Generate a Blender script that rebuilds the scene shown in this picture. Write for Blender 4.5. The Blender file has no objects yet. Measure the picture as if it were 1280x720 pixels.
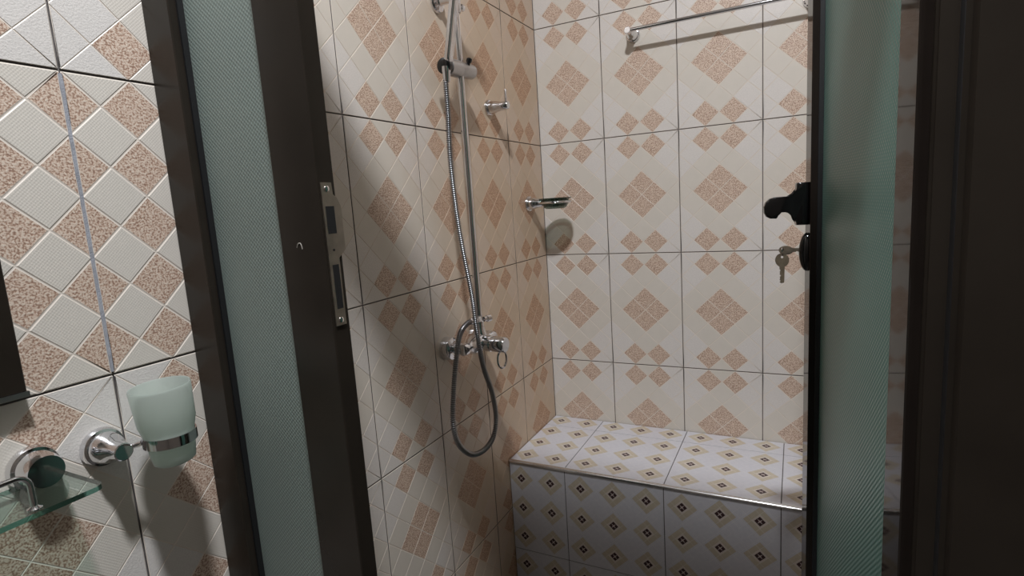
import bpy, bmesh, math, random
from mathutils import Vector, Matrix
random.seed(4)
S = bpy.context.scene
C = S.collection
PI = math.pi

# ------------------------------------------------------------------ camera
cam_d = bpy.data.cameras.new('camera')
cam = bpy.data.objects.new('camera', cam_d)
C.objects.link(cam)
right = Vector((0.8909, 0.4495, -0.0658)).normalized()
fwd = Vector((-0.4542, 0.8787, -0.1469))
fwd = (fwd - right * fwd.dot(right)).normalized()
down = fwd.cross(right)
M = Matrix((right, -down, -fwd)).transposed().to_4x4()
M.translation = Vector((0.8338, -1.9122, 0.5929))
cam.matrix_world = M
cam_d.sensor_width = 36
cam_d.lens = 694.99 / 1280 * 36
cam_d.clip_start = 0.01
S.camera = cam

# ------------------------------------------------------------------ world, light, exposure
w = bpy.data.worlds.new('world')
S.world = w
w.use_nodes = True
w.node_tree.nodes['Background'].inputs[0].default_value = (0.6, 0.65, 0.7, 1)
w.node_tree.nodes['Background'].inputs[1].default_value = 0.05
S.view_settings.view_transform = 'Standard'
S.view_settings.look = 'None'
S.view_settings.exposure = 0.0
S.view_settings.gamma = 1
S.view_settings.use_curve_mapping = False
LAMP_POS = (0.80, -1.85, 2.34)
LAMP_POWER = 55
LAMP_COLOR = (0.94, 0.965, 1.0)

FLOOR = -0.68
CEIL = 2.36
JY = -1.39            # front plane of the aluminium partition

# ------------------------------------------------------------------ materials
def srgb(r, g, b):
    f = lambda c: (c / 255 / 12.92) if c / 255 <= 0.04045 else ((c / 255 + 0.055) / 1.055) ** 2.4
    return (f(r), f(g), f(b), 1)

def mat(name, col, rough=0.4, metal=0.0, spec=0.5, noise=0.0, nscale=40, bump=0.0, bscale=300):
    m = bpy.data.materials.new(name)
    m.use_nodes = True
    nt = m.node_tree
    b = nt.nodes['Principled BSDF']
    b.inputs['Base Color'].default_value = col
    b.inputs['Roughness'].default_value = rough
    b.inputs['Metallic'].default_value = metal
    b.inputs['Specular IOR Level'].default_value = spec
    tc = nt.nodes.new('ShaderNodeTexCoord')
    if noise:
        n = nt.nodes.new('ShaderNodeTexNoise')
        n.inputs['Scale'].default_value = nscale
        n.inputs['Detail'].default_value = 4
        nt.links.new(tc.outputs['Object'], n.inputs['Vector'])
        r = nt.nodes.new('ShaderNodeValToRGB')
        r.color_ramp.elements[0].position = 0.3
        r.color_ramp.elements[1].position = 0.7
        r.color_ramp.elements[0].color = tuple(c * (1 - noise) for c in col[:3]) + (1,)
        r.color_ramp.elements[1].color = tuple(min(1, c * (1 + noise)) for c in col[:3]) + (1,)
        nt.links.new(n.outputs['Fac'], r.inputs['Fac'])
        nt.links.new(r.outputs['Color'], b.inputs['Base Color'])
    if bump:
        n2 = nt.nodes.new('ShaderNodeTexNoise')
        n2.inputs['Scale'].default_value = bscale
        n2.inputs['Detail'].default_value = 2
        nt.links.new(tc.outputs['Object'], n2.inputs['Vector'])
        bp = nt.nodes.new('ShaderNodeBump')
        bp.inputs['Strength'].default_value = bump
        bp.inputs['Distance'].default_value = 0.001
        nt.links.new(n2.outputs['Fac'], bp.inputs['Height'])
        nt.links.new(bp.outputs['Normal'], b.inputs['Normal'])
    return m

class G:
    """tiny math-node builder"""
    def __init__(s, nt): s.nt = nt
    def m(s, op, a, b=None, c=None):
        n = s.nt.nodes.new('ShaderNodeMath'); n.operation = op
        for i, v in enumerate((a, b, c)):
            if v is None: continue
            if isinstance(v, (int, float)): n.inputs[i].default_value = v
            else: s.nt.links.new(v, n.inputs[i])
        return n.outputs[0]
    def mix(s, f, a, b):
        n = s.nt.nodes.new('ShaderNodeMix'); n.data_type = 'RGBA'
        for i, v in ((0, f), (6, a), (7, b)):
            if isinstance(v, (int, float, tuple)): n.inputs[i].default_value = v
            else: s.nt.links.new(v, n.inputs[i])
        return n.outputs[2]

def grid_bump(nt, g, xyz, pitch, strength, dist, diag=True):
    x, y = xyz
    k = 2 * PI / pitch
    if diag:
        a = g.m('SINE', g.m('MULTIPLY', x, k)); b = g.m('SINE', g.m('MULTIPLY', y, k))
    h = g.m('MULTIPLY', a, b)
    bp = nt.nodes.new('ShaderNodeBump')
    bp.inputs['Strength'].default_value = strength
    bp.inputs['Distance'].default_value = dist
    nt.links.new(h, bp.inputs['Height'])
    return bp.outputs['Normal'], h

def tile_mat(name, kind, peach_tint=0.0):
    m = bpy.data.materials.new(name)
    m.use_nodes = True
    nt = m.node_tree; g = G(nt)
    b = nt.nodes['Principled BSDF']
    b.inputs['Roughness'].default_value = 0.33
    tc = nt.nodes.new('ShaderNodeTexCoord')
    sep = nt.nodes.new('ShaderNodeSeparateXYZ')
    nt.links.new(tc.outputs['Object'], sep.inputs[0])
    def noise(scale, detail=2, rough=0.5):
        n = nt.nodes.new('ShaderNodeTexNoise')
        n.inputs['Scale'].default_value = scale
        n.inputs['Detail'].default_value = detail
        n.inputs['Roughness'].default_value = rough
        nt.links.new(tc.outputs['Object'], n.inputs['Vector'])
        return n.outputs['Fac']
    def bump(h, st, dist=0.001):
        bp = nt.nodes.new('ShaderNodeBump')
        bp.inputs['Strength'].default_value = st
        bp.inputs['Distance'].default_value = dist
        nt.links.new(h, bp.inputs['Height'])
        nt.links.new(bp.outputs['Normal'], b.inputs['Normal'])
    if kind == 'speckle':
        n = noise(380, 2.0, 0.6)
        r = nt.nodes.new('ShaderNodeValToRGB')
        e = r.color_ramp.elements
        e[0].position = 0.38; e[0].color = srgb(144, 112, 96)
        e[1].position = 0.66; e[1].color = srgb(232, 218, 202)
        x = e.new(0.455); x.color = srgb(184, 154, 134)
        x = e.new(0.50); x.color = srgb(210, 187, 170)
        nt.links.new(n, r.inputs['Fac'])
        n2 = noise(25, 3)
        col = g.mix(g.m('MULTIPLY', n2, 0.35), r.outputs['Color'], srgb(204, 178, 159))
        nt.links.new(col, b.inputs['Base Color'])
        bump(n, 0.5)
        b.inputs['Roughness'].default_value = 0.42
    elif kind == 'cream':
        n2 = noise(30, 3)
        col = g.mix(n2, srgb(212, 206, 196), srgb(220, 213, 204))
        nrm, h = grid_bump(nt, g, (sep.outputs[0], sep.outputs[1]), 0.0045, 0.18, 0.0004)
        nt.links.new(nrm, b.inputs['Normal'])
        nt.links.new(col, b.inputs['Base Color'])
    elif kind == 'white':
        n = noise(420, 3)
        col = g.mix(n, srgb(206, 201, 197), srgb(232, 227, 222))
        nt.links.new(col, b.inputs['Base Color'])
        bump(n, 0.45)
    elif kind == 'joint':
        b.inputs['Base Color'].default_value = srgb(224, 214, 203)
    if peach_tint:
        # peach tone multiplied into the glaze colour, mottled and stronger towards the corner
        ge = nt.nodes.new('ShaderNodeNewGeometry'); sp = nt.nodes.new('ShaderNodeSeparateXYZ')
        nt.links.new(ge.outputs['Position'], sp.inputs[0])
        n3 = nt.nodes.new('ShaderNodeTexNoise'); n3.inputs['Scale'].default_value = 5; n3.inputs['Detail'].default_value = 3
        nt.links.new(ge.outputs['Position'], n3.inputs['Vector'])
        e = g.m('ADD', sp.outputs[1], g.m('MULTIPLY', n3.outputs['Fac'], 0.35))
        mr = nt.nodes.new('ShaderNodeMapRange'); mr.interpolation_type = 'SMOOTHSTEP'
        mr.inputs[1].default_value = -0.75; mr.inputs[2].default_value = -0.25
        mr.inputs[3].default_value = 0.15 * peach_tint; mr.inputs[4].default_value = peach_tint
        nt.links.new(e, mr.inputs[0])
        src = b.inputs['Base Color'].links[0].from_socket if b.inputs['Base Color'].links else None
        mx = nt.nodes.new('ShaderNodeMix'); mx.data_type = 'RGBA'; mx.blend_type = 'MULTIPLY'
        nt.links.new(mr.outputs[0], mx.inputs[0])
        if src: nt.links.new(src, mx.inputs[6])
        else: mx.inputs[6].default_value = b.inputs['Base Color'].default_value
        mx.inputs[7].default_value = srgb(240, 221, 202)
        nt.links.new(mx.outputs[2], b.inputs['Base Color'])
    return m

def bench_mat(name):
    m = bpy.data.materials.new(name)
    m.use_nodes = True
    nt = m.node_tree; g = G(nt)
    b = nt.nodes['Principled BSDF']
    b.inputs['Roughness'].default_value = 0.3
    tc = nt.nodes.new('ShaderNodeTexCoord')
    sep = nt.nodes.new('ShaderNodeSeparateXYZ')
    nt.links.new(tc.outputs['Object'], sep.inputs[0])
    P = 0.305 / 3
    def loc(v):
        return g.m('SUBTRACT', g.m('MULTIPLY', g.m('FRACT', g.m('DIVIDE', v, P)), P), P / 2)
    x = loc(sep.outputs[0]); y = loc(sep.outputs[1])
    r = g.m('ADD', x, y); s = g.m('SUBTRACT', x, y)
    ar = g.m('ABSOLUTE', r); as_ = g.m('ABSOLUTE', s)
    d = g.m('MAXIMUM', ar, as_)
    mn = g.m('MINIMUM', ar, as_)
    lt = lambda a, v: g.m('LESS_THAN', a, v)
    gt = lambda a, v: g.m('GREATER_THAN', a, v)
    AND = lambda a, c: g.m('MULTIPLY', a, c)
    n = nt.nodes.new('ShaderNodeTexNoise'); n.inputs['Scale'].default_value = 90; n.inputs['Detail'].default_value = 3
    nt.links.new(tc.outputs['Object'], n.inputs['Vector'])
    nf = n.outputs['Fac']
    base = g.mix(nf, srgb(206, 206, 214), srgb(222, 221, 227))
    beige = g.mix(nf, srgb(196, 184, 163), srgb(212, 201, 182))
    pale = srgb(226, 216, 206)
    # beige ring, its arms a little off the diagonal grid
    ring = AND(lt(d, 0.042), gt(d, 0.0205))
    col = g.mix(ring, base, beige)
    col = g.mix(lt(d, 0.0205), col, pale)
    # faint lattice lines
    l1 = lt(g.m('ABSOLUTE', g.m('SUBTRACT', ar, 0.0205)), 0.0006)
    l2 = lt(g.m('ABSOLUTE', g.m('SUBTRACT', as_, 0.0205)), 0.0006)
    l3 = lt(g.m('ABSOLUTE', g.m('SUBTRACT', d, P / 2)), 0.0006)
    lines = g.m('MAXIMUM', g.m('MAXIMUM', l1, l2), l3)
    col = g.mix(g.m('MULTIPLY', lines, 0.7), col, srgb(232, 230, 230))
    rim = AND(lt(d, 0.0185), gt(d, 0.0175))
    col = g.mix(g.m('MULTIPLY', rim, 0.5), col, srgb(150, 110, 100))
    dark = lt(d, 0.0145)
    col = g.mix(dark, col, srgb(62, 36, 38))
    # four white leaves between the dark petals
    leaf = AND(lt(mn, g.m('MULTIPLY', g.m('SUBTRACT', 0.0145, d), 0.20)), lt(d, 0.0130))
    leaf = g.m('MAXIMUM', leaf, lt(d, 0.0012))
    col = g.mix(leaf, col, srgb(205, 190, 185))
    nt.links.new(col, b.inputs['Base Color'])
    bp = nt.nodes.new('ShaderNodeBump'); bp.inputs['Strength'].default_value = 0.15; bp.inputs['Distance'].default_value = 0.0005
    nt.links.new(lines, bp.inputs['Height'])
    nt.links.new(bp.outputs['Normal'], b.inputs['Normal'])
    return m

def frosted(name, col, gloss_rough, pitch, transl=0.5, st=0.6, fres=1.5, axis=(1, 2)):
    """patterned obscure glass: light scatters through a tinted body under a rippled glossy skin"""
    m = bpy.data.materials.new(name); m.use_nodes = True
    nt = m.node_tree; g = G(nt)
    for n in list(nt.nodes):
        if n.type == 'BSDF_PRINCIPLED': nt.nodes.remove(n)
    out = [n for n in nt.nodes if n.type == 'OUTPUT_MATERIAL'][0]
    tc = nt.nodes.new('ShaderNodeTexCoord'); sep = nt.nodes.new('ShaderNodeSeparateXYZ')
    nt.links.new(tc.outputs['Object'], sep.inputs[0])
    nrm, h = grid_bump(nt, g, (sep.outputs[axis[0]], sep.outputs[axis[1]]), pitch, st, 0.0008)
    d = nt.nodes.new('ShaderNodeBsdfDiffuse'); t = nt.nodes.new('ShaderNodeBsdfTranslucent'); gl = nt.nodes.new('ShaderNodeBsdfGlossy')
    noi = nt.nodes.new('ShaderNodeTexNoise'); noi.inputs['Scale'].default_value = 6
    nt.links.new(tc.outputs['Object'], noi.inputs['Vector'])
    cc = g.mix(noi.outputs['Fac'], tuple(c * 0.9 for c in col[:3]) + (1,), tuple(min(1, c * 1.1) for c in col[:3]) + (1,))
    nt.links.new(cc, d.inputs[0]); nt.links.new(cc, t.inputs[0])
    for q in (d, t, gl): nt.links.new(nrm, q.inputs['Normal'])
    gl.inputs['Roughness'].default_value = gloss_rough
    m1 = nt.nodes.new('ShaderNodeMixShader'); m1.inputs[0].default_value = transl
    nt.links.new(d.outputs[0], m1.inputs[1]); nt.links.new(t.outputs[0], m1.inputs[2])
    fr = nt.nodes.new('ShaderNodeFresnel'); fr.inputs[0].default_value = fres
    nt.links.new(nrm, fr.inputs['Normal'])
    m2 = nt.nodes.new('ShaderNodeMixShader')
    nt.links.new(fr.outputs[0], m2.inputs[0]); nt.links.new(m1.outputs[0], m2.inputs[1]); nt.links.new(gl.outputs[0], m2.inputs[2])
    nt.links.new(m2.outputs[0], out.inputs[0])
    return m

def thin_glass(name, tint, ior=1.5):
    m = bpy.data.materials.new(name); m.use_nodes = True
    nt = m.node_tree
    for n in list(nt.nodes):
        if n.type == 'BSDF_PRINCIPLED': nt.nodes.remove(n)
    out = [n for n in nt.nodes if n.type == 'OUTPUT_MATERIAL'][0]
    fr = nt.nodes.new('ShaderNodeFresnel'); g = G(nt); ge = nt.nodes.new('ShaderNodeNewGeometry')
    # the same air-to-glass reflectance on both sides of the sheet
    nt.links.new(g.m('ADD', ior, g.m('MULTIPLY', ge.outputs['Backfacing'], 1 / ior - ior)), fr.inputs[0])
    tr = nt.nodes.new('ShaderNodeBsdfTransparent'); tr.inputs[0].default_value = tint
    gl = nt.nodes.new('ShaderNodeBsdfGlossy'); gl.inputs['Roughness'].default_value = 0.02
    tc = nt.nodes.new('ShaderNodeTexCoord'); no = nt.nodes.new('ShaderNodeTexNoise'); no.inputs['Scale'].default_value = 20
    nt.links.new(tc.outputs['Object'], no.inputs['Vector'])
    bp = nt.nodes.new('ShaderNodeBump'); bp.inputs['Strength'].default_value = 0.05; bp.inputs['Distance'].default_value = 0.001
    nt.links.new(no.outputs['Fac'], bp.inputs['Height']); nt.links.new(bp.outputs['Normal'], gl.inputs['Normal'])
    mx = nt.nodes.new('ShaderNodeMixShader')
    nt.links.new(fr.outputs[0], mx.inputs[0]); nt.links.new(tr.outputs[0], mx.inputs[1]); nt.links.new(gl.outputs[0], mx.inputs[2])
    nt.links.new(mx.outputs[0], out.inputs[0])
    return m

def glass(name, col, rough=0.0, ior=1.5):
    m = mat(name, col, rough)
    b = m.node_tree.nodes['Principled BSDF']
    b.inputs['Transmission Weight'].default_value = 1
    b.inputs['IOR'].default_value = ior
    return m

M_speck = tile_mat('speckled diamond glaze', 'speckle')
M_cream = tile_mat('cream ribbed glaze', 'cream')
M_white = tile_mat('white grained glaze', 'white')
M_joint = tile_mat('embossed ridge glaze', 'joint')
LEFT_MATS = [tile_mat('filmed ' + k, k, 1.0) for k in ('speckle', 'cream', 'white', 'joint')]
M_bench = bench_mat('flower motif glaze')
M_grout = mat('dark grout', srgb(104, 99, 97), 0.9, noise=0.2, bump=0.5)
M_pgrout = mat('pale grey grout', srgb(158, 160, 168), 0.8, noise=0.2, bump=0.6, bscale=500)
M_chrome = mat('chrome', (0.74, 0.74, 0.76, 1), 0.1, 1.0, noise=0.03, nscale=30)
M_satin = mat('satin nickel', (0.50, 0.49, 0.49, 1), 0.33, 1.0, noise=0.05, nscale=80)
M_hose = mat('hose steel', (0.26, 0.26, 0.27, 1), 0.3, 1.0, noise=0.05)
M_bronze = mat('bronze anodised aluminium', srgb(40, 35, 30), 0.27, 0.0, 0.28, noise=0.12, nscale=12)
M_gasket = mat('black rubber gasket', srgb(20, 20, 22), 0.5, noise=0.1)
M_black = mat('black gloss plastic', srgb(14, 14, 15), 0.12, noise=0.1)
M_steel = mat('strike steel', srgb(190, 180, 170), 0.35, 1.0, noise=0.15, nscale=60)
M_brass = mat('key brass', srgb(176, 166, 150), 0.3, 1.0, noise=0.15, nscale=100)
M_dark = mat('dark hole', srgb(10, 10, 10), 0.9, noise=0.1)
M_alum = mat('bright nosing aluminium', (0.72, 0.72, 0.73, 1), 0.22, 1.0, noise=0.04)
M_fl = frosted('frosted panel glass', srgb(160, 174, 168), 0.35, 0.0065, 0.5, st=0.3, axis=(0, 2))
M_fr = frosted('green patterned door glass', srgb(112, 160, 150), 0.35, 0.0075, 0.45, st=0.3, fres=1.17, axis=(1, 2))
M_shelf = thin_glass('clear greenish shelf glass', srgb(232, 242, 238))
M_edge = glass('green shelf glass edge', srgb(70, 130, 115), 0.08)
M_dish = thin_glass('clear dish glass', srgb(168, 180, 174), 1.6)
M_tumbler = frosted('frosted tumbler glass', srgb(232, 240, 234), 0.45, 0.002, 0.75, st=0.05, fres=1.3, axis=(1, 2))
M_mirror = mat('mirror silver', (0.85, 0.87, 0.87, 1), 0.02, 1.0, noise=0.01)
M_paint = mat('white ceiling paint', srgb(190, 188, 184), 0.7, noise=0.03, nscale=5, bump=0.2, bscale=60)
M_wallplain = mat('taupe plastered wall', srgb(112, 104, 96), 0.6, noise=0.05, nscale=4, bump=0.2, bscale=90)
M_lampbody = mat('white lamp plastic', srgb(235, 235, 232), 0.4, noise=0.02)
M_chip = mat('bare aluminium scratch', srgb(220, 216, 208), 0.3, 0.6, noise=0.1)

def floor_mat():
    m = mat('grey floor tile', srgb(150, 145, 140), 0.35)
    nt = m.node_tree
    br = nt.nodes.new('ShaderNodeTexBrick'); br.offset = 0
    br.inputs['Scale'].default_value = 1
    br.inputs['Brick Width'].default_value = 0.3; br.inputs['Row Height'].default_value = 0.3
    br.inputs['Mortar Size'].default_value = 0.002
    br.inputs['Color1'].default_value = srgb(84, 80, 78); br.inputs['Color2'].default_value = srgb(76, 72, 70)
    br.inputs['Mortar'].default_value = srgb(70, 68, 66)
    nt.links.new(nt.nodes['Texture Coordinate'].outputs['Object'], br.inputs['Vector'])
    nt.links.new(br.outputs['Color'], nt.nodes['Principled BSDF'].inputs['Base Color'])
    return m
M_floor = floor_mat()

# ------------------------------------------------------------------ mesh helpers
def V(*a): return Vector(a)

def box(bm, lo, hi, fn=None):
    x0, y0, z0 = lo; x1, y1, z1 = hi
    co = [(x0, y0, z0), (x1, y0, z0), (x1, y1, z0), (x0, y1, z0), (x0, y0, z1), (x1, y0, z1), (x1, y1, z1), (x0, y1, z1)]
    vs = [bm.verts.new(fn(*c) if fn else c) for c in co]
    for f in ((0, 3, 2, 1), (4, 5, 6, 7), (0, 1, 5, 4), (1, 2, 6, 5), (2, 3, 7, 6), (3, 0, 4, 7)):
        bm.faces.new([vs[i] for i in f])

def bevbox(bm, lo, hi, r, fn=None, seg=1):
    b = bmesh.new(); box(b, lo, hi)
    bmesh.ops.bevel(b, geom=list(b.edges), offset=r, segments=seg, affect='EDGES', profile=0.5)
    if fn:
        for v in b.verts: v.co = Vector(fn(*v.co))
    mm = bpy.data.meshes.new('t'); b.to_mesh(mm); b.free(); bm.from_mesh(mm); bpy.data.meshes.remove(mm)

def frame(d):
    d = Vector(d).normalized()
    a = Vector((0, 0, 1)) if abs(d.z) < 0.9 else Vector((1, 0, 0))
    u = d.cross(a).normalized()
    return u, d.cross(u).normalized()

def lathe(bm, origin, axis, prof, n=32, caps=True):
    """prof: list of (radius, distance along the axis)"""
    o = Vector(origin); d = Vector(axis).normalized(); u, v = frame(d)
    rings = []
    for r, h in prof:
        rings.append([bm.verts.new(o + d * h + (u * math.cos(2 * PI * i / n) + v * math.sin(2 * PI * i / n)) * max(r, 1e-5)) for i in range(n)])
    for a, b in zip(rings, rings[1:]):
        for i in range(n):
            bm.faces.new((a[i], a[(i + 1) % n], b[(i + 1) % n], b[i]))
    if caps:
        bm.faces.new(rings[0][::-1]); bm.faces.new(rings[-1])

def tube(bm, pts, r, n=12, closed=False, radii=None, flat=1.0):
    pts = [Vector(p) for p in pts]; N = len(pts)
    def tan(i):
        if closed: return (pts[(i + 1) % N] - pts[i - 1]).normalized()
        return (pts[min(i + 1, N - 1)] - pts[max(i - 1, 0)]).normalized()
    u, v = frame(tan(0)); rings = []
    for i in range(N):
        t = tan(i)
        u = (u - t * u.dot(t)).normalized(); v = t.cross(u)
        rr = radii[i] if radii else r
        rings.append([bm.verts.new(pts[i] + (u * math.cos(2 * PI * k / n) * flat + v * math.sin(2 * PI * k / n)) * rr) for k in range(n)])
    prs = list(zip(rings, rings[1:])) + ([(rings[-1], rings[0])] if closed else [])
    for a, b in prs:
        for k in range(n): bm.faces.new((a[k], a[(k + 1) % n], b[(k + 1) % n], b[k]))
    if not closed:
        bm.faces.new(rings[0][::-1]); bm.faces.new(rings[-1])

def prism(bm, poly, a, b, fn):
    """poly in 2-D extruded between a and b; fn(p, q, t) -> world"""
    A = [bm.verts.new(fn(p, q, a)) for p, q in poly]; B = [bm.verts.new(fn(p, q, b)) for p, q in poly]
    n = len(poly)
    for i in range(n): bm.faces.new((A[i], A[(i + 1) % n], B[(i + 1) % n], B[i]))
    bm.faces.new(A[::-1]); bm.faces.new(B)

def spline(ctrl, step):
    P = [Vector(p) for p in ctrl]; P = [P[0] * 2 - P[1]] + P + [P[-1] * 2 - P[-2]]
    out = []
    for i in range(1, len(P) - 2):
        for k in range(24):
            t = k / 24; a, b, c, d = P[i - 1:i + 3]
            out.append(0.5 * ((2 * b) + (c - a) * t + (2 * a - 5 * b + 4 * c - d) * t * t + (3 * b - a - 3 * c + d) * t ** 3))
    out.append(P[-2])
    res = [out[0]]; acc = 0
    for p, q in zip(out, out[1:]):
        L = (q - p).length
        while acc + L >= step:
            f = (step - acc) / L; p = p.lerp(q, f); res.append(p.copy()); L = (q - p).length; acc = 0
        acc += L
    return res

def obj(name, bm, material, parent=None, smooth=True, angle=35):
    bmesh.ops.recalc_face_normals(bm, faces=list(bm.faces))
    me = bpy.data.meshes.new(name)
    if parent is not None:
        off = parent.matrix_world.translation if parent.parent is None else None
        off = origin_of(parent)
        for v in bm.verts: v.co -= off
    bm.to_mesh(me); bm.free()
    for mt in (material if isinstance(material, (list, tuple)) else [material]): me.materials.append(mt)
    if smooth:
        for p in me.polygons: p.use_smooth = True
        me.set_sharp_from_angle(angle=math.radians(angle))
    o = bpy.data.objects.new(name, me); C.objects.link(o)
    if parent is not None: o.parent = parent
    return o

def origin_of(o):
    v = Vector((0, 0, 0))
    while o is not None: v += o.location; o = o.parent
    return v

def thing(name, label, cat, loc, group=None):
    o = bpy.data.objects.new(name, None); C.objects.link(o)
    o.location = loc; o.empty_display_size = 0.05
    o['label'] = label; o['category'] = cat
    if group: o['group'] = group
    return o

def struct(name, bm, m, parent=None):
    o = obj(name, bm, m, parent, smooth=False)
    if parent is None: o['kind'] = 'structure'
    return o

def sbox(name, lo, hi, m):
    bm = bmesh.new(); box(bm, lo, hi); return struct(name, bm, m)

# ------------------------------------------------------------------ setting
TD = 0.002     # depth of the joints between tiles
sbox('floor', (-0.1, -3.1, FLOOR - 0.1), (2.0, 0.1, FLOOR), M_floor)
sbox('ceiling', (-0.1, -3.1, CEIL), (2.0, 0.1, CEIL + 0.1), M_paint)
wall_left = sbox('wall_left', (-0.1, -3.0, FLOOR), (-TD, 0.1, CEIL), M_grout)
wall_back = sbox('wall_back', (-TD, TD, FLOOR), (1.9, 0.1, CEIL), M_grout)
wall_right = sbox('wall_right', (1.06, JY, FLOOR), (1.16, TD, CEIL), M_grout)
sbox('wall_outer', (1.16, JY, FLOOR), (1.9, JY + 0.1, CEIL), M_wallplain)
sbox('wall_outer_right', (1.9, -3.0, FLOOR), (2.0, 0.1, CEIL), M_wallplain)
sbox('wall_front', (-0.1, -3.1, FLOOR), (2.0, -3.0, CEIL), M_wallplain)

# ------------------------------------------------------------------ wall tiles (25 x 40 cm) with embossed diamonds
TW, TH, GAP = 0.25, 0.40, 0.0013
SPECK = {(2, 1), (4, 1), (2, 9), (4, 9), (3, 4), (3, 6), (2, 5), (4, 5)}
CREAM = {(3, 2), (2, 3), (4, 3), (1, 4), (5, 4), (1, 6), (5, 6), (2, 7), (4, 7), (3, 8), (0, 5), (6, 5), (3, 0), (3, 10)}

def clip(poly, ax, val, keep_less):
    out = []; n = len(poly)
    for i in range(n):
        a = poly[i]; b = poly[(i + 1) % n]
        ia = (a[ax] <= val + 1e-9) if keep_less else (a[ax] >= val - 1e-9)
        ib = (b[ax] <= val + 1e-9) if keep_less else (b[ax] >= val - 1e-9)
        if ia: out.append(a)
        if ia != ib:
            t = (val - a[ax]) / (b[ax] - a[ax])
            out.append((a[0] + t * (b[0] - a[0]), a[1] + t * (b[1] - a[1])))
    return out

def area(p): return 0.5 * sum(p[i][0] * p[(i + 1) % len(p)][1] - p[(i + 1) % len(p)][0] * p[i][1] for i in range(len(p)))

def inset(poly, d):
    n = len(poly); out = []
    for i in range(n):
        p0, p1, p2 = Vector(poly[i - 1]), Vector(poly[i]), Vector(poly[(i + 1) % n])
        e1 = (p1 - p0).normalized(); e2 = (p2 - p1).normalized()
        n1 = Vector((-e1.y, e1.x)); n2 = Vector((-e2.y, e2.x))
        b = n1 + n2; k = d / max(0.35, (1 + n1.dot(n2)))
        out.append(tuple(p1 + b * k))
    return out

cache = {}
def wall_tile_mesh(u0, u1, v0, v1, kind, mats=None):
    key = (round(u0, 4), round(u1, 4), round(v0, 4), round(v1, 4), kind, mats is None)
    if key in cache: return cache[key]
    a0, a1, b0, b1 = u0 + GAP, u1 - GAP, v0 + GAP, v1 - GAP
    bm = bmesh.new()
    box(bm, (a0, b0, -TD), (a1, b1, 0))
    bm.normal_update()
    for f in bm.faces: f.material_index = 3 if f.normal.z > 0.5 else 4
    hu, hv = TW / 6, TH / 10
    for i in range(-1, 8):
        for j in range(-1, 12):
            if (i + j) % 2 == 0: continue
            cu, cv = i * hu, j * hv
            if kind == 'checker':
                mi = 1 if i % 2 == 1 else 0
            else:
                mi = 0 if (i, j) in SPECK else 1 if (i, j) in CREAM else 2
            ins = 0.0010 if kind == 'checker' else 0.0006
            poly = [(cu + hu, cv), (cu, cv + hv), (cu - hu, cv), (cu, cv - hv)]
            for ax, val, less in ((0, a0, False), (0, a1, True), (1, b0, False), (1, b1, True)):
                poly = clip(poly, ax, val, less)
                if len(poly) < 3: break
            if len(poly) < 3: continue
            q = [poly[0]]
            for p in poly[1:]:
                if (Vector(p) - Vector(q[-1])).length > 1e-5: q.append(p)
            if (Vector(q[0]) - Vector(q[-1])).length < 1e-5: q.pop()
            if len(q) < 3 or abs(area(q)) < 2e-5: continue
            base = inset(q, ins * 0.6); top = inset(q, ins * 1.9)
            rise = {0: 0.0004, 1: 0.0007, 2: 0.0004}[mi] if kind == 'checker' else {0: 0.0005, 1: 0.0006, 2: 0.0006}[mi]
            A = [bm.verts.new((x, y, 0.00002)) for x, y in base]; B = [bm.verts.new((x, y, rise)) for x, y in top]
            n = len(A)
            for k in range(n):
                f = bm.faces.new((A[k], A[(k + 1) % n], B[(k + 1) % n], B[k])); f.material_index = 3
            f = bm.faces.new(B); f.material_index = mi
    me = bpy.data.meshes.new('wall_tile')
    bm.to_mesh(me); bm.free()
    for mt in (mats or [M_speck, M_cream, M_white, M_joint]) + [M_grout]: me.materials.append(mt)
    cache[key] = me
    return me

def bench_tile_mesh(u0, u1, v0, v1):
    key = ('b', round(u0, 4), round(u1, 4), round(v0, 4), round(v1, 4))
    if key in cache: return cache[key]
    bm = bmesh.new(); box(bm, (u0 + GAP, v0 + GAP, -TD), (u1 - GAP, v1 - GAP, 0))
    me = bpy.data.meshes.new('tile'); bm.to_mesh(me); bm.free(); me.materials.append(M_bench)
    cache[key] = me
    return me

def put(me, name, parent, o, U, Vv, W):
    ob = bpy.data.objects.new(name, me); C.objects.link(ob); ob.parent = parent
    m = Matrix((U, Vv, W)).transposed().to_4x4(); m.translation = Vector(o) - origin_of(parent)
    ob.matrix_local = m
    return ob

X, Y, Z = V(1, 0, 0), V(0, 1, 0), V(0, 0, 1)
rows = [(-0.8, 0), (-0.4, 1), (0.0, 2), (0.4, 3), (0.8, 4), (1.2, 5), (1.6, 6), (2.0, 7)]  # the top row is cut by the ceiling
def vclip(z0):
    return max(0.0, FLOOR - z0), min(TH, CEIL - z0)
# left wall: columns run from the corner towards the camera
cols = [(-0.2568 - 0.25 * j) for j in range(0, 11)]
for j, y0 in enumerate(cols):
    for z0, r in rows:
        v0, v1 = vclip(z0)
        if z0 < -0.5 and y0 > -0.45: pass
        kind = 'checker' if (abs(z0 - 0.4) < 0.01 and j >= 5) else 'plain'
        u1 = TW if j else 0.2568 - 0.003
        if j == 0: u1 = 0.2563
        put(wall_tile_mesh(0, u1, v0, v1, kind, LEFT_MATS if j < 5 else None), 'wall_tile', wall_left, (0, y0, z0), Y, Z, X)
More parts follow.
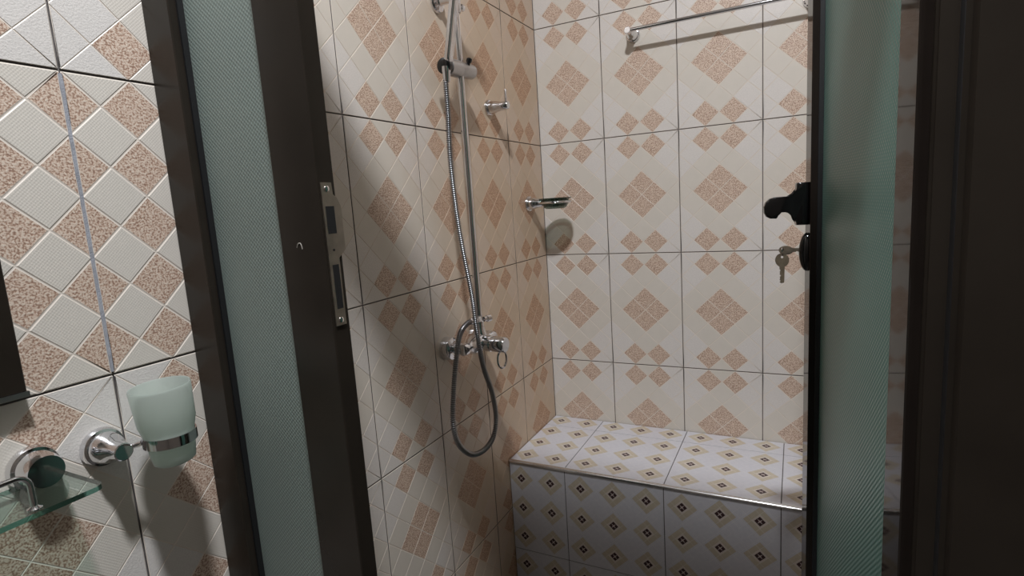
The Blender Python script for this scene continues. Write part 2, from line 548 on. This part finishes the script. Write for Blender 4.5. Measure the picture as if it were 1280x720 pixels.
# back wall
for i in range(5):
    x0 = -0.009 + 0.25 * i
    u0 = 0.0095 if i == 0 else 0.0
    u1 = TW if i < 4 else 1.056 - x0
    if u1 < 0.03: continue
    for z0, r in rows:
        v0, v1 = vclip(z0)
        put(wall_tile_mesh(u0, u1, v0, v1, 'plain'), 'wall_tile', wall_back, (x0, 0, z0), X, Z, -Y)
# right wall of the shower
for i in range(6):
    y0 = -0.01 - 0.25 * i
    u1 = min(TW, y0 - JY - 0.05)
    if u1 < 0.03: continue
    for z0, r in rows:
        v0, v1 = vclip(z0)
        put(wall_tile_mesh(0, u1, v0, v1, 'plain'), 'wall_tile', wall_right, (1.056, y0, z0), -Y, Z, -X)
# pale filler smeared in the upright joint of the chequered tiles
bm = bmesh.new()
yj = -1.5068
prev = None
for k in range(41):
    z = 0.404 + 0.392 * k / 40
    a = 0.0021 + 0.0010 * random.random(); b = 0.0021 + 0.0010 * random.random()
    cur = [bm.verts.new(c) for c in ((-0.003, yj - a, z), (0.0012, yj - a * 0.8, z), (0.0012, yj + b * 0.8, z), (-0.003, yj + b, z))]
    if prev:
        for q in range(4): bm.faces.new((prev[q], prev[(q + 1) % 4], cur[(q + 1) % 4], cur[q]))
    else: bm.faces.new(cur)
    prev = cur
bm.faces.new(prev[::-1])
obj('grout_line', bm, M_pgrout, wall_left)['label'] = 'wide pale grey grout in an upright joint'

# ------------------------------------------------------------------ bench
BT, BD = -0.230, -0.405
bench = thing('shower_bench', 'built-in tiled shower bench with flower diamond pattern across the back wall', 'bench', (0.5, -0.2, FLOOR))
bm = bmesh.new(); box(bm, (0.002, BD + TD, FLOOR), (1.054, -0.002, BT - TD))
obj('bench_core', bm, M_grout, bench, smooth=False)
T3 = 0.305
xs = [(-0.110, 0.110 + 0.002, T3), (0.195, 0, T3), (0.500, 0, T3), (0.805, 0, 0.249)]
for x0, u0, u1 in xs:
    put(bench_tile_mesh(u0, u1, 0, T3), 'tile', bench, (x0, -0.400, BT), X, Y, Z)
    put(bench_tile_mesh(u0, u1, 0, 0.092), 'tile', bench, (x0, -0.095, BT), X, Y, Z)
    put(bench_tile_mesh(u0, u1, 0, T3), 'tile', bench, (x0, BD, BT - 0.007 - T3), X, Z, -Y)
    z2 = BT - 0.007 - 2 * T3
    put(bench_tile_mesh(u0, u1, FLOOR - z2, T3), 'tile', bench, (x0, BD, z2), X, Z, -Y)
bm = bmesh.new()
prof = [(-0.399, BT - 0.002), (-0.399, BT + 0.0012)] + [(-0.4015 - 0.008 * math.sin(PI / 2 * k / 10), BT - 0.0066 + 0.008 * math.cos(PI / 2 * k / 10)) for k in range(11)] + [(-0.4045, BT - 0.0072), (-0.4045, BT - 0.002)]
prism(bm, prof, 0.003, 1.053, lambda p, q, t: (t, p, q))
obj('edge_trim', bm, M_alum, bench, angle=50)['label'] = 'bright metal edge trim'

# ------------------------------------------------------------------ aluminium partition: fixed panel, door jambs
PZ0, PZ1 = FLOOR, 1.455  # unseen top edge, height chosen for the shade it casts
HZ = 1.23              # underside of the door head
part = thing('shower_partition', 'dark bronze aluminium partition frame with a narrow fixed pane of frosted glass', 'partition', (0.5, JY, FLOOR))
def bar(name, lo, hi, m=M_bronze, parent=part, r=0.0015):
    bm = bmesh.new(); bevbox(bm, lo, hi, r); return obj(name, bm, m, parent)
bar('wall_stile', (0.002, JY, PZ0), (0.060, JY + 0.028, PZ1))
bar('strike_stile', (0.222, JY, PZ0), (0.300, JY + 0.030, PZ1))
bar('top_rail', (0.060, JY, PZ1 - 0.05), (0.222, JY + 0.028, PZ1))
bar('bottom_rail', (0.060, JY, PZ0), (0.222, JY + 0.028, PZ0 + 0.06))
bar('header', (0.300, JY + 0.001, HZ), (0.948, JY + 0.028, HZ + 0.035))
bar('top_rail', (0.300, JY + 0.001, PZ1 - 0.030), (0.948, JY + 0.028, PZ1))  # upper rail of the added transom
bm = bmesh.new(); box(bm, (0.296, JY + 0.012, HZ + 0.03), (0.950, JY + 0.017, PZ1 - 0.025))
obj('added_shade_pane', bm, M_fl, part, smooth=False)  # unseen transom added to keep direct lamp light off the lower shower
bm = bmesh.new(); box(bm, (0.056, JY + 0.021, PZ0 + 0.055), (0.226, JY + 0.026, PZ1 - 0.045))
obj('glass_pane', bm, M_fl, part, smooth=False)
for x0, x1 in ((0.060, 0.0635), (0.2185, 0.222)):
    bm = bmesh.new(); box(bm, (x0, JY + 0.012, PZ0 + 0.06), (x1, JY + 0.021, PZ1 - 0.05))
    obj('gasket', bm, M_gasket, part, smooth=False)
# hinge jamb with its stepped profile
bm = bmesh.new()
prof = [(0.948, JY), (1.054, JY), (1.054, JY + 0.055), (0.930, JY + 0.055), (0.930, JY + 0.044), (0.937, JY + 0.044), (0.937, JY + 0.038),
        (0.931, JY + 0.038), (0.931, JY + 0.034), (0.944, JY + 0.034), (0.944, JY + 0.020), (0.948, JY + 0.020)]
prism(bm, prof, PZ0, PZ1, lambda p, q, t: (p, q, t))
obj('hinge_jamb', bm, M_bronze, part, smooth=False)
for ya, yb, xg in ((0.0205, 0.0335, 0.9445), (0.0385, 0.0435, 0.9375)):
    bm = bmesh.new(); box(bm, (xg - 0.001, JY + ya, PZ0), (xg + 0.001, JY + yb, PZ1)); obj('gasket', bm, M_gasket, part, smooth=False)
# strike plate on the edge of the strike stile
sy0, sy1 = JY + 0.004, JY + 0.026
bm = bmesh.new()
prof = [(sy0, 0.452), (sy1 - 0.004, 0.452), (sy1 - 0.004, 0.540), (sy1 + 0.009, 0.550), (sy1 + 0.009, 0.606), (sy1 + 0.003, 0.618), (sy1 - 0.003, 0.622), (sy1 - 0.004, 0.637), (sy0, 0.637)]
prism(bm, prof, 0.3001, 0.3018, lambda p, q, t: (t, p, q))
sp = obj('strike_plate', bm, M_steel, part); sp['label'] = 'worn steel strike plate'
for z0, z1, a, b in ((0.572, 0.607, 0.004, 0.018), (0.474, 0.532, 0.005, 0.015)):
    bm = bmesh.new(); box(bm, (0.3018, sy0 + a, z0), (0.3024, sy0 + b, z1)); obj('latch_slot', bm, M_dark, sp, smooth=False)
bm = bmesh.new(); lathe(bm, (0.3018, JY + 0.014, 0.551), (1, 0, 0), [(0.0016, 0), (0.0016, 0.0006)], 12); obj('pin_hole', bm, M_dark, sp)
for z in (0.629, 0.459):
    bm = bmesh.new(); lathe(bm, (0.3018, JY + 0.013, z), (1, 0, 0), [(0.0040, 0), (0.0038, 0.001), (0.0022, 0.0018), (0.0001, 0.002)], 16)
    obj('screw', bm, M_chrome, sp)
# small curl of bare metal on the stile face
bm = bmesh.new()
tube(bm, [(0.2575 + 0.006 * math.cos(a) * (0.6 if a < 1.5 else 1), JY - 0.0004, 0.5535 + 0.009 * math.sin(a)) for a in [0.1 + 2.7 * k / 10 for k in range(11)]], 0.0006, 6)
obj('scratch', bm, M_chip, part)['label'] = 'small curved scratch of bare metal'

# ------------------------------------------------------------------ door, opened into the shower
H = V(0.9205, -1.340, 0); F = V(0.8485, -0.785, 0)
Ld = (F - H).length; du = (F - H) / Ld; dn = V(du.y, -du.x, 0)      # dn points to the hidden side
DZ0, DZ1 = FLOOR + 0.012, 1.215
def D(s, o, z):                                                       # o: out of the visible face
    p = H + du * s - dn * o
    return (p.x, p.y, z)
door = bpy.data.objects.new('door_1', None); C.objects.link(door); door.location = (H.x, H.y, FLOOR); door['kind'] = 'structure'
def dbar(name, s0, s1, o0, o1, z0, z1, m=M_bronze, r=0.0012, parent=None):
    bm = bmesh.new(); bevbox(bm, (s0, o0, z0), (s1, o1, z1), r, D); return obj(name, bm, m, parent or door)
M_dstile = mat('bronze door stile', srgb(32, 27, 24), 0.05, 0.0, 0.16, noise=0.12, nscale=12)
dbar('hinge_stile', 0, 0.050, -0.035, 0, DZ0, DZ1, M_dstile)
dbar('lock_stile', Ld - 0.052, Ld, -0.035, 0, DZ0, DZ1, M_dstile)
dbar('top_rail', 0.050, Ld - 0.052, -0.035, 0, DZ1 - 0.06, DZ1, M_dstile)
dbar('bottom_rail', 0.050, Ld - 0.052, -0.035, 0, DZ0, DZ0 + 0.08, M_dstile)
bm = bmesh.new(); box(bm, (0.045, -0.0225, DZ0 + 0.07), (Ld - 0.047, -0.0175, DZ1 - 0.05), D)
obj('glass_pane', bm, M_fr, door, smooth=False)
for s0, s1 in ((0.050, 0.0535), (Ld - 0.0555, Ld - 0.052)):
    dbar('gasket', s0, s1, -0.0175, -0.010, DZ0 + 0.08, DZ1 - 0.06, M_gasket, 0.0005)
SH = Ld - 0.026
# lever handle
hp = [(0, 0.599), (0.017, 0.599), (0.0185, 0.597), (0.0188, 0.588), (0.0198, 0.582), (0.023, 0.578), (0.032, 0.5765), (0.040, 0.5765), (0.052, 0.5765), (0.061, 0.574), (0.067, 0.568),
      (0.070, 0.560), (0.0695, 0.550), (0.066, 0.543), (0.060, 0.5395), (0.050, 0.539), (0.0475, 0.542), (0.047, 0.548), (0.044, 0.5525), (0.036, 0.5525),
      (0.028, 0.550), (0.0225, 0.5445), (0.0195, 0.536), (0.0185, 0.526), (0, 0.526)]
bm = bmesh.new()
b2 = bmesh.new(); prism(b2, hp, SH - 0.012, SH + 0.012, lambda p, q, t: D(t, p + 0.0005, q))
bmesh.ops.bevel(b2, geom=[e for e in b2.edges if abs((e.verts[0].co - e.verts[1].co).dot(du)) < 1e-4], offset=0.003, segments=3, affect='EDGES', profile=0.5)
mm = bpy.data.meshes.new('t'); b2.to_mesh(mm); b2.free(); bm.from_mesh(mm)
obj('door_handle', bm, M_black, door, angle=50)['label'] = 'glossy black hooked handle'
bm = bmesh.new()
for i in range(1): pass
n1, n2 = 20, 12
ring = []
for i in range(n2 + 1):
    a = PI / 2 * i / n2
    ring.append([bm.verts.new(D(SH + 0.012 * math.cos(a) * math.cos(2 * PI * k / n1), 0.0005 + 0.013 * math.sin(a), 0.478 + 0.034 * math.cos(a) * math.sin(2 * PI * k / n1))) for k in range(n1)])
for a, b in zip(ring, ring[1:]):
    for k in range(n1): bm.faces.new((a[k], a[(k + 1) % n1], b[(k + 1) % n1], b[k]))
bm.faces.new(ring[0][::-1])
bmesh.ops.remove_doubles(bm, verts=list(bm.verts), dist=1e-5)
obj('lock_escutcheon', bm, M_black, door)['label'] = 'oval black lock cover'

# ------------------------------------------------------------------ keys
keys = thing('bunch_of_keys', 'small bunch of worn keys, one pushed into the black oval lock of the door', 'keys', D(SH, 0.036, 0.47))
def key_bm(o, U, W, N, r=0.0115, blade=0.030):
    """U: blade direction, W: width direction, N: thickness"""
    bm = bmesh.new(); o = Vector(o); U, W, N = Vector(U), Vector(W), Vector(N)
    hole = 12; out = []; inn = []
    for i in range(24):
        a = 2 * PI * i / 24
        out.append((r * math.cos(a), r * 0.93 * math.sin(a)))
        inn.append((-r * 0.45 + 0.0024 * math.cos(a), 0.0024 * math.sin(a)))
    def P(p, t): return o + U * p[0] + W * p[1] + N * t
    lay = []
    for t in (-0.001, 0.001): lay.append(([bm.verts.new(P(p, t)) for p in out], [bm.verts.new(P(p, t)) for p in inn]))
    (o0, i0), (o1, i1) = lay
    for k in range(24):
        j = (k + 1) % 24
        bm.faces.new((o0[k], o0[j], o1[j], o1[k])); bm.faces.new((i0[k], i0[j], i1[j], i1[k]))
        bm.faces.new((o0[k], o0[j], i0[j], i0[k])); bm.faces.new((o1[k], o1[j], i1[j], i1[k]))
    teeth = [(r * 0.9, -0.0042), (r + 0.004, -0.0042)]
    x = r + 0.004
    for k in range(5):
        teeth += [(x + 0.0015, -0.0042 + (0.0022, 0.001, 0.003, 0.0014, 0.002)[k]), (x + 0.0045, -0.0040)]
        x += 0.0048
    teeth += [(r + blade, -0.001), (r + blade - 0.001, 0.0036), (r * 0.9, 0.0042)]
    prism(bm, teeth, -0.0009, 0.0009, lambda p, q, t: P((p, q), t))
    return bm
oh = V(*D(SH, 0.034, 0.482))
u_in = dn.copy()
obj('key', key_bm(oh, u_in, (du * 0.8 + Z * 0.6).normalized(), (Z * 0.8 - du * 0.6).normalized(), blade=0.014), M_brass, keys)
rc = V(*D(SH, 0.0395, 0.4795))
bm = bmesh.new()
vr = (dn * 0.3 + Z).normalized()
hd = V(-0.15, -1, 0).normalized()
tube(bm, [rc + (hd * math.cos(2 * PI * i / 28) * 0.6 + V(0, 0, 1) * math.sin(2 * PI * i / 28)) * 0.0075 for i in range(28)], 0.0009, 8, closed=True)
obj('key_ring', bm, M_chrome, keys)
hk = V(*D(SH, 0.0400, 0.4645))
obj('key', key_bm(hk, -Z, V(1, -0.3, 0).normalized(), V(-0.3, -1, 0).normalized(), r=0.0125, blade=0.029), M_brass, keys)

# ------------------------------------------------------------------ shower column
col = thing('shower_set', 'chrome riser rail shower set with hand shower and ring-handled mixer on the tiled left wall', 'shower', (0, -0.62, 0.227))
RX, RY = 0.057, -0.62
bm = bmesh.new(); lathe(bm, (RX, RY, 0.262), Z, [(0.0095, 0), (0.0095, 0.895)], 24); obj('riser_rail', bm, M_chrome, col)
bm = bmesh.new()
lathe(bm, (0.0012, RY, 1.122), X, [(0.027, 0), (0.027, 0.004), (0.024, 0.009), (0.012, 0.012), (0.010, 0.016), (0.010, 0.040), (0.014, 0.041), (0.014, 0.052)], 36)
br = obj('wall_bracket', bm, M_chrome, col)
bm = bmesh.new(); lathe(bm, (RX, RY, 1.085), Z, [(0.013, 0), (0.0145, 0.003), (0.0145, 0.07), (0.012, 0.078), (0.004, 0.082)], 28)
lathe(bm, (RX, RY + 0.012, 1.106), Y, [(0.005, 0), (0.005, 0.012), (0.0085, 0.014), (0.0085, 0.024), (0.006, 0.027)], 20)
obj('rail_cap', bm, M_chrome, col)
# slider with cradle
bm = bmesh.new()
lathe(bm, (RX, -0.682, 0.9437), V(0, 1, 0.06), [(0.016, 0), (0.0205, 0.002), (0.0215, 0.05), (0.0195, 0.052), (0.0195, 0.056), (0.0205, 0.058), (0.019, 0.118), (0.015, 0.121)], 36)
obj('slider', bm, M_satin, col)
bm = bmesh.new(); lathe(bm, (RX, -0.700, 0.943), V(0, 1, 0.06), [(0.012, 0), (0.019, 0.003), (0.020, 0.016), (0.018, 0.020), (0.018, 0.024)], 28)
obj('cradle', bm, M_black, col)['label'] = 'dark swivel cradle'
bm = bmesh.new(); lathe(bm, (RX + 0.012, -0.601, 0.955), V(0.3, 0.15, 1), [(0.005, 0), (0.005, 0.012), (0.0075, 0.013), (0.0075, 0.021), (0.005, 0.023)], 16)
obj('slider_knob', bm, M_black, col)['label'] = 'small black locking knob'
# hand shower: flat handle rising out of the cradle, round head above
hb = V(0.068, -0.690, 0.952); ht = V(0.108, -0.690, 1.135)
hd_ = (ht - hb).normalized()
sideY = V(0, 1, 0)
nn = hd_.cross(sideY).normalized()
bm = bmesh.new()
prev = None
for k, (t, wy, wx) in enumerate([(0, 0.008, 0.007), (0.02, 0.0125, 0.008), (0.08, 0.013, 0.0085), (0.5, 0.0135, 0.009), (0.9, 0.013, 0.009), (1.15, 0.012, 0.009)]):
    c = hb.lerp(ht, t)
    cur = []
    for i in range(20):
        a = 2 * PI * i / 20
        ca, sa = math.cos(a), math.sin(a)
        e = 0.55
        cur.append(bm.verts.new(c + sideY * wy * math.copysign(abs(ca) ** e, ca) + nn * wx * math.copysign(abs(sa) ** e, sa)))
    if prev:
        for i in range(20): bm.faces.new((prev[i], prev[(i + 1) % 20], cur[(i + 1) % 20], cur[i]))
    else: bm.faces.new(cur)
    prev = cur
bm.faces.new(prev[::-1])
hs = obj('hand_shower', bm, M_chrome, col)
hc = hb.lerp(ht, 1.15) + V(0.012, 0, 0.035)
hn = V(0.86, -0.1, -0.5).normalized()
bm = bmesh.new(); lathe(bm, hc - hn * 0.018, hn, [(0.012, -0.004), (0.030, 0), (0.046, 0.010), (0.050, 0.020), (0.049, 0.026), (0.044, 0.028)], 48)
lathe(bm, hb.lerp(ht, 1.08), hc - hb.lerp(ht, 1.08), [(0.011, -0.01), (0.013, 0.02), (0.012, 0.04)], 20)
obj('spray_head', bm, M_chrome, hs)
# hose
ctrl = [(0.061, -0.6925, 0.945), (0.0585, -0.694, 0.915), (0.060, -0.698, 0.83), (0.061, -0.706, 0.72), (0.063, -0.701, 0.595), (0.072, -0.699, 0.492), (0.086, -0.694, 0.367),
        (0.097, -0.700, 0.263), (0.100, -0.685, 0.172), (0.100, -0.652, 0.095), (0.100, -0.640, 0.021), (0.100, -0.661, -0.028), (0.098, -0.709, -0.046),
        (0.095, -0.769, -0.034), (0.090, -0.816, 0.012), (0.084, -0.825, 0.071), (0.078, -0.803, 0.145), (0.074, -0.774, 0.218), (0.068, -0.738, 0.274), (0.062, -0.690, 0.292), (0.060, -0.648, 0.290)]
hp_ = spline(ctrl, 0.0013)
rad = [(0.0074, 0.0072, 0.0050, 0.0048)[i % 4] for i in range(len(hp_))]
bm = bmesh.new(); tube(bm, hp_, 0.007, 10, radii=rad)
obj('hose', bm, M_hose, col, angle=80)['label'] = 'ribbed metal hose looping below the mixer'
bm = bmesh.new(); lathe(bm, (0.0605, -0.6925, 0.905), V(0.03, 0, 1), [(0.0075, 0), (0.009, 0.004), (0.010, 0.022), (0.011, 0.024), (0.011, 0.036)], 20)
obj('hose_nut', bm, M_chrome, col)
bm = bmesh.new(); lathe(bm, (0.060, -0.672, 0.2925), V(0, 1, -0.06), [(0.0075, 0), (0.0095, 0.006), (0.0095, 0.03), (0.011, 0.031), (0.011, 0.045)], 20)
obj('hose_nut', bm, M_chrome, col)
# mixer body
MZ = 0.227
bm = bmesh.new()
lathe(bm, (0.060, -0.722, MZ), Y, [(0.010, 0), (0.015, 0.003), (0.0165, 0.012), (0.0165, 0.020), (0.014, 0.024), (0.014, 0.034), (0.020, 0.045), (0.025, 0.058), (0.0265, 0.085), (0.025, 0.112), (0.020, 0.124), (0.014, 0.135), (0.0165, 0.150), (0.015, 0.167), (0.010, 0.170)], 40)
lathe(bm, (0.058, -0.625, MZ), Z, [(0.022, 0), (0.021, 0.022), (0.016, 0.034), (0.0145, 0.050), (0.015, 0.058), (0.0105, 0.062)], 32)
mx = obj('mixer_body', bm, M_chrome, col)
for yy in (-0.709, -0.559):
    bm = bmesh.new(); lathe(bm, (0.0012, yy, MZ), X, [(0.031, 0), (0.031, 0.018), (0.029, 0.023), (0.020, 0.026), (0.012, 0.027), (0.012, 0.036), (0.0155, 0.038), (0.0155, 0.052)], 40)
    obj('wall_flange', bm, M_chrome, col)
bm = bmesh.new(); lathe(bm, (RX + 0.012, RY + 0.006, 0.288), V(0.4, 0.9, 0), [(0.007, 0), (0.007, 0.008), (0.010, 0.010), (0.010, 0.022), (0.007, 0.024)], 20)
obj('diverter_knob', bm, M_chrome, col)
bm = bmesh.new()
lathe(bm, (0.078, -0.635, MZ), V(1, 0, -0.04), [(0.022, 0), (0.0225, 0.022), (0.020, 0.024), (0.020, 0.027), (0.0215, 0.029), (0.0215, 0.062), (0.019, 0.066)], 36)
cart = obj('cartridge_cap', bm, M_chrome, col)
bm = bmesh.new()
lc = V(0.131, -0.638, 0.185)
lu = V(0.3, 0.95, 0).normalized()
tube(bm, [lc + lu * 0.0165 * math.cos(2 * PI * i / 36) + Z * 0.024 * math.sin(2 * PI * i / 36) for i in range(36)], 0.0030, 10, closed=True)
obj('ring_lever', bm, M_chrome, cart)['label'] = 'open ring lever'

# ------------------------------------------------------------------ robe hook
hook = thing('robe_hook', 'small chrome robe hook with an upright pin on the tiled left wall', 'hook', (0, -0.378, 0.888))
bm = bmesh.new(); lathe(bm, (0.0012, -0.378, 0.888), X, [(0.024, 0), (0.024, 0.003), (0.022, 0.007), (0.018, 0.008), (0.018, 0.010), (0.0195, 0.011), (0.0165, 0.028), (0.013, 0.042), (0.012, 0.066), (0.0105, 0.068)], 36)
obj('hook_body', bm, M_chrome, hook)
bm = bmesh.new(); lathe(bm, (0.061, -0.378, 0.896), V(0.03, 0, 1), [(0.0040, 0), (0.0040, 0.036), (0.0030, 0.038)], 16)
obj('pin', bm, M_chrome, hook)

# ------------------------------------------------------------------ soap dish
dish = thing('soap_dish_holder', 'chrome ring holder on the left wall in the shower corner', 'holder', (0, -0.135, 0.594))
bm = bmesh.new(); lathe(bm, (0.0012, -0.135, 0.594), X, [(0.027, 0), (0.027, 0.003), (0.025, 0.007), (0.020, 0.008), (0.020, 0.010), (0.021, 0.011), (0.019, 0.026), (0.015, 0.034), (0.0135, 0.052), (0.012, 0.054)], 36)
obj('mount', bm, M_chrome, dish)
bm = bmesh.new()
dc = V(0.102, -0.135, 0.594)
tube(bm, [dc + V(math.cos(2 * PI * i / 48), math.sin(2 * PI * i / 48), 0) * 0.052 for i in range(48)], 0.0042, 10, closed=True)
obj('ring', bm, M_chrome, dish)
bm = bmesh.new()
lathe(bm, (dc.x, dc.y, 0.572), Z, [(0.0001, 0), (0.030, 0.0), (0.038, 0.004), (0.0455, 0.018), (0.0470, 0.030), (0.056, 0.033), (0.056, 0.036), (0.0435, 0.033), (0.0415, 0.020), (0.035, 0.008), (0.0001, 0.005)], 48, caps=False)
bmesh.ops.remove_doubles(bm, verts=list(bm.verts), dist=2e-5)
sd = obj('soap_dish', bm, M_dish)
sd['label'] = 'shallow clear glass soap dish held in the chrome ring by the shower corner'; sd['category'] = 'soap dish'

# ------------------------------------------------------------------ towel rail on the back wall
tr = thing('towel_rail', 'thin chrome towel rail high on the tiled back wall', 'towel rail', (0.6, 0, 1.118))
for x in (0.353, 0.868):
    bm = bmesh.new(); lathe(bm, (x, -0.0012, 1.116), -Y, [(0.023, 0), (0.023, 0.003), (0.021, 0.007), (0.017, 0.008), (0.017, 0.010), (0.018, 0.011), (0.014, 0.030), (0.011, 0.046), (0.011, 0.070), (0.009, 0.073)], 36)
    obj('post', bm, M_chrome, tr)
bm = bmesh.new(); lathe(bm, (0.349, -0.066, 1.116), X, [(0.004, 0), (0.0062, 0.002), (0.0062, 0.526), (0.004, 0.528)], 20)
obj('bar', bm, M_chrome, tr)

# ------------------------------------------------------------------ tumbler holder and tumbler
cy, cz = -1.536, 0.308
cup = thing('tumbler_holder', 'chrome wall holder with a flat ring, beside the dark partition frame', 'holder', (0, cy, cz))
def rosette(bm, y, z, length):
    lathe(bm, (0.0012, y, z), X, [(0.0265, 0), (0.0265, 0.003), (0.0245, 0.008), (0.0205, 0.009), (0.0205, 0.011), (0.0205, 0.011), (0.0215, 0.012), (0.018, 0.026), (0.0125, 0.034), (0.0118, length), (0.0105, length + 0.001)], 48)
bm = bmesh.new(); rosette(bm, cy, cz, 0.052); obj('mount', bm, M_chrome, cup)
tc_ = V(0.082, -1.4915, 0.0)
RZ = 0.3145
bm = bmesh.new(); tube(bm, [(0.047, cy + 0.004, cz + 0.001), (0.052, cy + 0.014, cz + 0.003), (0.064, -1.5175, RZ)], 0.0038, 12); obj('arm', bm, M_chrome, cup)
bm = bmesh.new(); lathe(bm, (tc_.x, tc_.y, RZ - 0.0065), Z, [(0.0308, 0), (0.0325, 0), (0.0325, 0.014), (0.0308, 0.014), (0.0308, 0)], 64, caps=False)
obj('ring', bm, M_chrome, cup)
bm = bmesh.new()
lathe(bm, (tc_.x, tc_.y + 0.002, 0.280), V(0, -0.05, 1), [(0.0001, 0), (0.0225, 0), (0.0255, 0.0025), (0.0272, 0.015), (0.0296, 0.040), (0.0345, 0.058), (0.0368, 0.106), (0.0360, 0.108), (0.0345, 0.107), (0.0320, 0.058), (0.0270, 0.040), (0.0245, 0.016), (0.022, 0.006), (0.0001, 0.005)], 64, caps=False)
bmesh.ops.remove_doubles(bm, verts=list(bm.verts), dist=2e-5)
tb = obj('tumbler', bm, M_tumbler, angle=60)
tb['label'] = 'frosted glass tumbler standing in the chrome ring holder'; tb['category'] = 'tumbler'

# ------------------------------------------------------------------ glass shelf
sz = 0.300
shelf = thing('glass_shelf', 'clear glass shelf with greenish edge and chrome gallery rail at the lower left', 'shelf', (0, -1.85, sz))
SYR, SXD = -1.587, 0.108
def shp(inx=0.0):
    pts = [(0.006, SYR), (SXD - 0.012, SYR)]
    for k in range(7):
        a = PI / 2 * (1 - k / 6)
        pts.append((SXD - 0.012 + 0.012 * math.cos(a) , SYR - 0.012 + 0.012 * math.sin(a)))
    pts += [(SXD, -2.085), (SXD - 0.012, -2.097), (0.006, -2.097)]
    q = [pts[0]]
    for p in pts[1:]:
        if (Vector(p) - Vector(q[-1])).length > 1e-4: q.append(p)
    return q
bm = bmesh.new(); prism(bm, shp(), sz - 0.006, sz, lambda p, q, t: (p, q, t))
bmesh.ops.recalc_face_normals(bm, faces=list(bm.faces))
for f in bm.faces: f.material_index = 0 if abs(f.normal.z) > 0.5 else 1
obj('shelf_plate', bm, [M_shelf, M_edge], shelf, angle=30)
for yy in (-1.612, -2.06):
    bm = bmesh.new()
    lathe(bm, (0.0012, yy, sz + 0.014), X, [(0.0275, 0), (0.0275, 0.003), (0.0255, 0.008), (0.0215, 0.009), (0.0215, 0.011), (0.0225, 0.012), (0.0205, 0.030), (0.019, 0.034)], 48)
    obj('bracket', bm, M_chrome, shelf)
bm = bmesh.new()
gx = 0.097; y0, y1 = -1.652, -2.03; gz = sz + 0.040
pts = [(gx, y0, sz)] + [(gx, y0, sz + 0.026)]
for k in range(1, 8):
    a = PI / 2 * k / 7; pts.append((gx, y0 - 0.013 + 0.013 * math.cos(a), gz - 0.013 + 0.013 * math.sin(a)))
for k in range(0, 8):
    a = PI / 2 + PI / 2 * k / 7; pts.append((gx, y1 + 0.013 + 0.013 * math.cos(a), gz - 0.013 + 0.013 * math.sin(a)))
pts.append((gx, y1, sz))
tube(bm, pts, 0.0031, 12)
obj('gallery_rail', bm, M_chrome, shelf)
for yy in (y0, y1):
    bm = bmesh.new(); lathe(bm, (gx, yy, sz), Z, [(0.007, 0), (0.007, 0.0015), (0.0045, 0.003), (0.0032, 0.004)], 20); obj('foot', bm, M_chrome, shelf)

# ------------------------------------------------------------------ mirror at the left edge
mir = thing('wall_mirror', 'wall mirror in a dark frame with a silver lower lip, at the left edge', 'mirror', (0, -1.85, 0.405))
my0, my1, mz0, mz1 = -1.609, -2.10, 0.412, 1.15
for nm, lo, hi in (('frame_side', (0.0015, my0 - 0.030, mz0), (0.018, my0, mz1)), ('frame_side', (0.0015, my1, mz0), (0.018, my1 + 0.030, mz1)),
                   ('frame_bottom', (0.0015, my1 + 0.030, mz0), (0.018, my0 - 0.030, mz0 + 0.03)), ('frame_top', (0.0015, my1 + 0.030, mz1 - 0.03), (0.018, my0 - 0.030, mz1))):
    bm = bmesh.new(); bevbox(bm, lo, hi, 0.001); obj(nm, bm, M_bronze, mir)
bm = bmesh.new(); box(bm, (0.0015, my1 + 0.030, mz0 + 0.03), (0.010, my0 - 0.030, mz1 - 0.03)); obj('mirror_glass', bm, M_mirror, mir, smooth=False)
bm = bmesh.new(); box(bm, (0.0015, my1, mz0 - 0.006), (0.019, my0 + 0.002, mz0)); obj('lower_lip', bm, M_satin, mir, smooth=False)

# ------------------------------------------------------------------ ceiling lamp (outside the picture, lights it)
lamp = thing('ceiling_lamp', 'round white ceiling lamp above the washroom side', 'lamp', (LAMP_POS[0], LAMP_POS[1], CEIL))
bm = bmesh.new(); lathe(bm, (LAMP_POS[0], LAMP_POS[1], CEIL), -Z, [(0.09, 0), (0.09, 0.05), (0.085, 0.055)], 40); obj('lamp_base', bm, M_lampbody, lamp)
ld = bpy.data.lights.new('lamp_light', 'AREA'); ld.shape = 'DISK'; ld.size = 0.15
ld.energy = LAMP_POWER; ld.color = LAMP_COLOR
lo = bpy.data.objects.new('lamp_light', ld); C.objects.link(lo); lo.parent = lamp
lo.location = (0, 0, -0.058)
